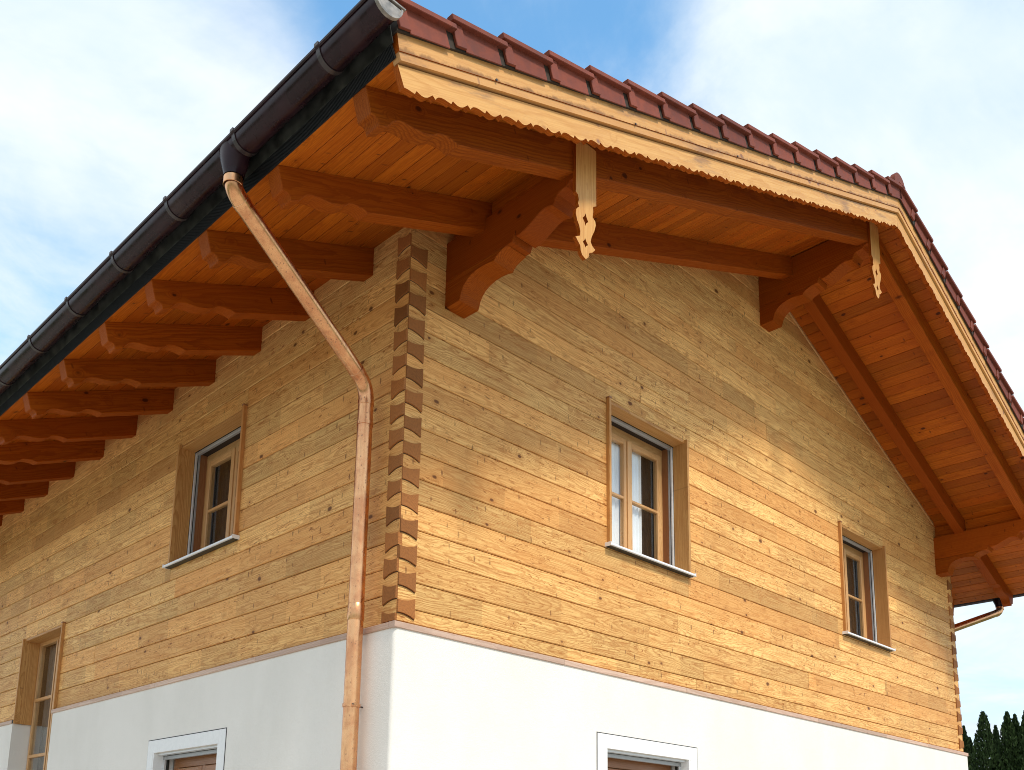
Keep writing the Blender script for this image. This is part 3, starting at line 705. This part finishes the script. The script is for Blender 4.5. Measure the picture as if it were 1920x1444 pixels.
# verge tiles
def tile_mesh(right):
    """one verge tile in its own frame: u up the slope, v into the roof, w square to the slope"""
    bm = bmesh.new()
    def hexa(p):                                     # eight corners: (u0,v0,w0)...(bottom four, top four)
        vs_ = [bm.verts.new(q) for q in p]
        for q in ((3,2,1,0),(4,5,6,7),(0,1,5,4),(1,2,6,5),(2,3,7,6),(3,0,4,7)): bm.faces.new([vs_[i] for i in q])
    L = .425
    def slab(u0, u1, v0, v1, wb0, wb1, wt0, wt1): hexa([(u0,v0,wb0),(u1,v0,wb1),(u1,v1,wb1),(u0,v1,wb0),(u0,v0,wt0),(u1,v0,wt1),(u1,v1,wt1),(u0,v1,wt0)])
    slab(0, L, -.058, -.012, -.032, -.082, 0, -.052)            # raised rim
    slab(.004, L, -.0115, .28, -.040, -.088, -.012, -.060)      # flat of the tile
    slab(.080, .366, -.026, -.018, -.172, -.180, -.030, -.070)  # hanging side flap
    slab(.004, .0795, -.037, -.018, -.160, -.163, -.035, -.042) # thicker lower end of the flap
    bmesh.ops.recalc_face_normals(bm, faces=bm.faces)
    bmesh.ops.bevel(bm, geom=bm.edges[:], offset=.0028, segments=1, affect='EDGES', clamp_overlap=True)
    if right: 
        for v in bm.verts: v.co.z = v.co.z
    me = bpy.data.meshes.new('verge_tile'); bm.to_mesh(me); bm.free(); return me
tm = tile_mesh(False)
PIT = .379
for right in (False, True):
    f = (lambda x: 10-x) if right else (lambda x: x)
    for k in range(17):
        x = -1.425+PIT*k
        u = Vector((-1, 0, .4)).normalized() if right else SL
        v = Vector((0, 1, 0)); wv = u.cross(v) if not right else v.cross(u)*-1
        n_ = Vector((-u.z, 0, u.x)) if not right else Vector((u.z, 0, -u.x))
        fm = frame(Vector((f(x), -1.571, 5.302+.4*(x-5))), u, v, n_)
        if fm.to_3x3().determinant() < 0:            # mirrored slope: use a mirrored mesh
            if 'tmr' not in globals():
                tmr = tm.copy(); tmr.name = 'verge_tile'
                for vv in tmr.vertices: vv.co.y = -vv.co.y
                tmr.flip_normals()
            fm = frame(Vector((f(x), -1.571, 5.302+.4*(x-5))), u, -v, n_); me = tmr
        else: me = tm
        jit = Matrix.Rotation(random.uniform(-.006, .006), 4, 'Y'); jit.translation = (random.uniform(-.003, .003), 0, random.uniform(-.002, .002))
        link('verge_tile', me, 'tile', house, fm @ jit)
# ridge tiles: half-round, the first closed by a disc
def ridge_tile(y0, closed):
    n = 12; vs, fs = [], []; r = .125
    L = .40
    for j, (yy, rr) in enumerate(((0, r), (.05, r), (.052, r-.012), (L, r-.022))):
        for i in range(n+1):
            a = math.pi*(-.12 + 1.24*i/n); vs.append((rr*math.cos(a)*1.0, yy, rr*math.sin(a)*.98))
        if j: fs += [((j-1)*(n+1)+i, (j-1)*(n+1)+i+1, j*(n+1)+i+1, j*(n+1)+i) for i in range(n)]
    if closed:
        fs.append(tuple(range(n+1)))
    o = link('ridge_tile', mesh('ridge_tile', vs, fs, True), 'tile', house, Matrix.Translation((5, y0, 5.275)))
    return o
rt0 = ridge_tile(-1.60, True); rt1 = ridge_tile(-1.24, False)
for k in range(2, 38): copy_of(rt1, house, Matrix.Translation((5, -1.60+.36*k, 5.275)))

# ------------------------------------------------------------------ eaves: flashing, comb, gutter, downpipe
GXC, GR = -1.482, .080
def eave(right, y0, y1, pipe):
    f = (lambda x: 10-x) if right else (lambda x: x); sg = -1 if right else 1
    GZC = 2.545 if right else 2.612
    ze = sofz(-XT)
    ff = prism('eave_flashing', [(f(-XT-.031), y0+.10, ze+.056), (f(-XT-.066), y0+.10, ze+.185), (f(-XT-.070), y0+.10, ze+.184), (f(-XT-.036), y0+.10, ze+.055)], (0, y1-y0-.10, 0), (0,1,0), 'flash', house)
    # ventilation comb: many thin teeth on a strip, one joined part
    vs, fs = [], []
    yend = min(y1, 11.0)
    def add(pts):
        i = len(vs); vs.extend(pts); fs.extend(tuple(i+q for q in t_) for t_ in ((3,2,1,0),(4,5,6,7),(0,1,5,4),(1,2,6,5),(2,3,7,6),(3,0,4,7)))
    def slat(ya, yb, d0, d1): # leaning strip
        a0 = Vector((f(-XT-.003), 0, ze+.001)); a1 = Vector((f(-XT-.033), 0, ze+.060)); n_ = Vector((-.059*sg, 0, -.030)).normalized()
        P = [a0+n_*d0, a1+n_*d0, a1+n_*d1, a0+n_*d1]
        add([(p.x, ya, p.z) for p in P] + [(p.x, yb, p.z) for p in P])
    slat(y0+.115, yend, -.004, 0)
    y = y0+.118
    while y < min(yend, 5.0): slat(y, y+.0045, .0002, .004); y += .0105
    o = link('eave_comb', mesh('eave_comb', vs, fs), 'comb', house); o['kind'] = 'stuff'
    box('comb_edge', (min(f(-XT-.006), f(-XT)), y0+.115, ze-.004), (max(f(-XT-.006), f(-XT)), yend, ze+.004), 'comb', house, 'y', 0)
    # half-round gutter with rolled outer bead
    n = 16; sec = []
    for i in range(n+1):
        a = math.pi + math.pi*i/n; sec.append((GR*math.cos(a), GR*math.sin(a)))
    sec = [( -GR-.004+.011*math.cos(q), .006+.011*math.sin(q)) for q in [R_(v) for v in (-20, 40, 100, 160, 220, 270)]] + sec + [(GR, .012)]
    inn = [(x_*.965, z_*.965) for x_, z_ in sec[6:]]
    loop = sec + inn[::-1]
    pts = [(f(GXC+x_), y0, GZC+z_) for x_, z_ in loop]
    nn = len(pts); vv = [Vector(p) for p in pts] + [Vector(p)+Vector((0, y1-y0, 0)) for p in pts]
    fsx = [(i, (i+1)%nn, nn+(i+1)%nn, nn+i) for i in range(nn)]
    gu = link('gutter', mesh('gutter', vv, fsx, True), 'gutter', house)
    cap = [(GR*1.03*math.cos(math.pi+math.pi*i/20), GR*1.03*math.sin(math.pi+math.pi*i/20)+.0) for i in range(21)]
    capo = prism('end_cap', [(f(GXC+x_), y0-.007, GZC+z_) for x_, z_ in cap], (0, .012, 0), (1,0,0), 'zinc', gu, .002)
    rim = [(GR*1.08*math.cos(math.pi+math.pi*i/20), GR*1.08*math.sin(math.pi+math.pi*i/20)) for i in range(21)]
    rin = [(GR*.93*math.cos(math.pi+math.pi*i/20), GR*.93*math.sin(math.pi+math.pi*i/20)) for i in range(21)]
    prism('end_cap_rim', [(f(GXC+x_), y0-.013, GZC+z_) for x_, z_ in rim + rin[::-1]], (0, .022, 0), (1,0,0), 'zinc', gu)
    prism('end_cap_tab', [(f(GXC-GR-.012), y0-.012, GZC+.012), (f(GXC+GR+.022), y0-.012, GZC+.012), (f(GXC+GR+.026), y0-.012, GZC+.022), (f(GXC-GR-.012), y0-.012, GZC+.026)], (0, .03, 0), (1,0,0), 'zinc', gu, .002)
    # brackets below the bowl
    yb = [-1.164, -.285, .58, 1.415, 2.24, 3.04, 3.87, 4.70] + [5.53+.83*k for k in range(7)]
    if right: yb = yb[:6]
    proto = None
    for y in yb:
        if proto is None:
            ro = [(GR+.005)*1.0]; arc = [((GR+.0055)*math.cos(math.pi*(1+i/18)), (GR+.0055)*math.sin(math.pi*(1+i/18))) for i in range(19)]
            ari = [((GR+.001)*math.cos(math.pi*(1+i/18)), (GR+.001)*math.sin(math.pi*(1+i/18))) for i in range(19)]
            head = [(-GR-.018, .004), (-GR-.018, .024), (-GR+.004, .024), (-GR+.004, .020), (-GR-.013, .019), (-GR-.013, .004)]
            po = arc + [(GR+.0055, .03), (GR+.001, .03)] + ari[::-1] + head[::-1]
            proto = prism('gutter_bracket', [(f(GXC+x_), y-.016, GZC+z_) for x_, z_ in po], (0, .032, 0), (1,0,0), 'strap', gu)
            base_m = WM[proto.name].copy(); y_first = y
        else:
            mm = base_m.copy(); mm.translation.y += y-y_first; copy_of(proto, gu, mm)
    # outlet funnel wrapped round the bowl
    yp, pyw, zlow = pipe
    vs, fs = [], []; n = 28; lev = ((GZC+.003, .130, .0875), (GZC-.028, .118, .0865), (GZC-.085, .092, .079), (GZC-.150, .066, .066), (GZC-.176, .0605, .0605), (GZC-.186, .0605, .0605))
    for j, (z, ry, rx_) in enumerate(lev):
        for i in range(n):
            a = 2*math.pi*i/n; vs.append((f(GXC+rx_*math.cos(a)), yp+ry*math.sin(a), z))
        if j: fs += [((j-1)*n+i, (j-1)*n+(i+1)%n, j*n+(i+1)%n, j*n+i) for i in range(n)]
    link('outlet_funnel', mesh('outlet_funnel', vs, fs, True), 'gutter', gu)
    # downpipe
    r = .0545; A = Vector((f(GXC), yp, GZC-.17)); B = Vector((f(GXC), yp, GZC-.265)); C = Vector((f(-PL-.092), pyw, 1.755)); E = Vector((f(-PL-.092), pyw, zlow))
    path = [A]
    def fillet(P, Q, R__, d_, n=9):
        a = (P-Q).normalized(); c = (R__-Q).normalized(); s_, e_ = Q+a*d_, Q+c*d_
        return [(s_*(1-t)**2 + Q*2*t*(1-t) + e_*t*t) for t in [i/n for i in range(n+1)]]
    f1 = fillet(A, B, C, .085); f2 = fillet(B, C, E, .12)
    path += f1
    for i in range(1, 8): path.append(f1[-1].lerp(f2[0], i/8))
    path += f2
    for i in range(1, 7): path.append(f2[-1].lerp(E, i/6))
    dp = link('downpipe', tube_mesh('downpipe', path, r, 32), 'copper', house)
    dirn = (f2[0]-f1[-1]).normalized()
    def sleeve(P, t, l, rr, nm='pipe_sleeve'):
        link(nm, tube_mesh(nm, [P, P+t*l*.04, P+t*l*.96, P+t*l], [r+.0008, rr, rr, r+.0008], 32, False), 'copper', dp)
    dn = Vector((0,0,-1))
    sleeve(A+dn*.02, dn, .050, r+.0035); sleeve(f1[-1]-dirn*.01, dirn, .035, r+.0030); sleeve(f2[0]-dirn*.03, dirn, .035, r+.003)
    sleeve(f2[-1]+dn*.0, dn, .035, r+.0032); sleeve(f2[-1]+dn*.16, dn, .030, r+.0045)
    zj = .02
    sleeve(Vector((C.x, C.y, zj+.12)), dn, .12, r+.0035)
    if not right:
        zc = -.565
        link('pipe_clamp', tube_mesh('pipe_clamp', [(C.x, C.y, zc+.012), (C.x, C.y, zc+.0115), (C.x, C.y, zc-.0115), (C.x, C.y, zc-.012)], [r+.001, r+.006, r+.006, r+.001], 32, False), 'copper', dp)
        box('clamp_lug', (C.x-.030, C.y-r-.030, zc-.012), (C.x-.024, C.y-r+.006, zc+.012), 'copper', dp, 'y', .001)
        box('clamp_lug', (C.x-.036, C.y-r-.030, zc-.012), (C.x-.0305, C.y-r+.006, zc+.012), 'copper', dp, 'y', .001)
        link('clamp_pin', tube_mesh('clamp_pin', [(C.x+r, C.y, zc), (-PL+.03, C.y, zc)], .005, 10), 'strap', dp)
        link('clamp_screw', tube_mesh('clamp_screw', [(C.x-.045, C.y-r-.018, zc), (C.x-.015, C.y-r-.018, zc)], .004, 8), 'strap', dp)
eave(False, -1.655, YL+.9, (-.165, .285, GZ))
eave(True, -1.655, 7.0, (-.165, .285, GZ))

# small nails in the bargeboard with the resin they drew
for x in (-.66, .62, 1.9):
    z = 5.022+.4*(x-5)
    link('nail_head', tube_mesh('nail_head', [(x, -1.5725, z), (x, -1.580, z)], .007, 10), 'strap', house)

# ------------------------------------------------------------------ conifers beyond the right-hand corner
def leaf_mat():
    mt, T = new_mat('conifer_foliage')
    gi = T.n('ShaderNodeNewGeometry'); rnd = gi.outputs['Random Per Island']; oi = T.n('ShaderNodeObjectInfo').outputs['Random']
    c = T.mix(rnd, (.008, .018, .006), (.030, .058, .014)); c = T.mix(T.math('MULTIPLY', oi, .4), c, (.035, .060, .012))
    finish(T, c, .7, 0, None, spec=.2); return mt
M['leaf'] = leaf_mat()
M['bark'] = flat_mat('conifer_bark', (.10, .065, .045), .9, var=.3, scale=12, bstr=.4)
def conifer(x, y, h, rad, label, seed):
    rnd = random.Random(seed)
    root = bpy.data.objects.new('conifer', None); COL.objects.link(root); root.location = (x, y, GZ); WM[root.name] = Matrix.Translation((x, y, GZ))
    root['label'] = label; root['category'] = 'tree'; root['group'] = 'columnar conifers in the hedge row'
    base = Matrix.Translation((x, y, GZ))
    link('trunk', tube_mesh('trunk', [(0,0,-.1), (0,0,.6), (.02,0,h*.5), (0,.01,h*.93)], [.11, .09, .055, .012], 10), 'bark', root, base)
    vs, fs = [], []
    n = 9500
    ph = [rnd.uniform(0, 6.28) for _ in range(4)]
    for i in range(n):
        t = 1-(rnd.random()**.8)*.96 if rnd.random() < .8 else rnd.uniform(.55, 1)
        t = min(t, .992 + .008*rnd.random())
        # spindle outline with uneven bulges
        prof = (1-t)**.66*(.6+.4*min(1, t*3+.35)) * 1.42
        a = rnd.uniform(0, 2*math.pi)
        R__ = rad*min(1, prof)*(1+.16*math.sin(3*a+ph[0]+t*9)+.13*math.sin(5*a+ph[1]-t*17)+.10*math.sin(t*40+ph[2]+2*a))
        q = R__*(rnd.random()**.35)
        cx, cy, cz = q*math.cos(a), q*math.sin(a), t*h
        s = rnd.uniform(.045, .11)*(1.1-.4*t); w_ = s*.42
        upv = Vector((math.cos(a)*.35+rnd.gauss(0,.25), math.sin(a)*.35+rnd.gauss(0,.25), 1)).normalized()
        sd = upv.cross(Vector((rnd.gauss(0,1), rnd.gauss(0,1), rnd.gauss(0,.3)))).normalized()
        p = Vector((cx, cy, cz)); i0 = len(vs)
        vs += [p-upv*s*.6, p+sd*w_, p+upv*s, p-sd*w_]; fs.append((i0, i0+1, i0+2, i0+3))
    me = bpy.data.meshes.new('crown'); me.from_pydata([tuple(v) for v in vs], [], fs)
    link('crown', me, 'leaf', root, base)
TREES = [
    (25.3, 5.47, 5.63, 0.34, "dark conifer tip just showing beside the chalet's right corner boards"),
    (25.82, 5.51, 5.35, 0.36, 'short dark conifer with a ragged blunt top, nearest to the chalet corner'),
    (24.54, 4.64, 5.89, 0.62, 'tall dark conifer with a broad blunt crown, second tall one from the chalet corner'),
    (27.0, 5.14, 5.8, 0.34, 'slim low conifer tip wedged between the two broad dark crowns'),
    (24.72, 4.06, 5.85, 0.52, 'broad conifer with the sharply pointed top beside its slim close neighbour'),
    (25.36, 4.06, 5.85, 0.4, 'slim pointed conifer leaning against the broad pointed crown'),
    (24.86, 3.62, 5.86, 0.52, 'tall conifer cut by the right edge of the photo'),
]
for i, (x, y, h, r, lab) in enumerate(TREES): conifer(x, y, h, r, lab, 100+i)
bpy.context.view_layer.update()
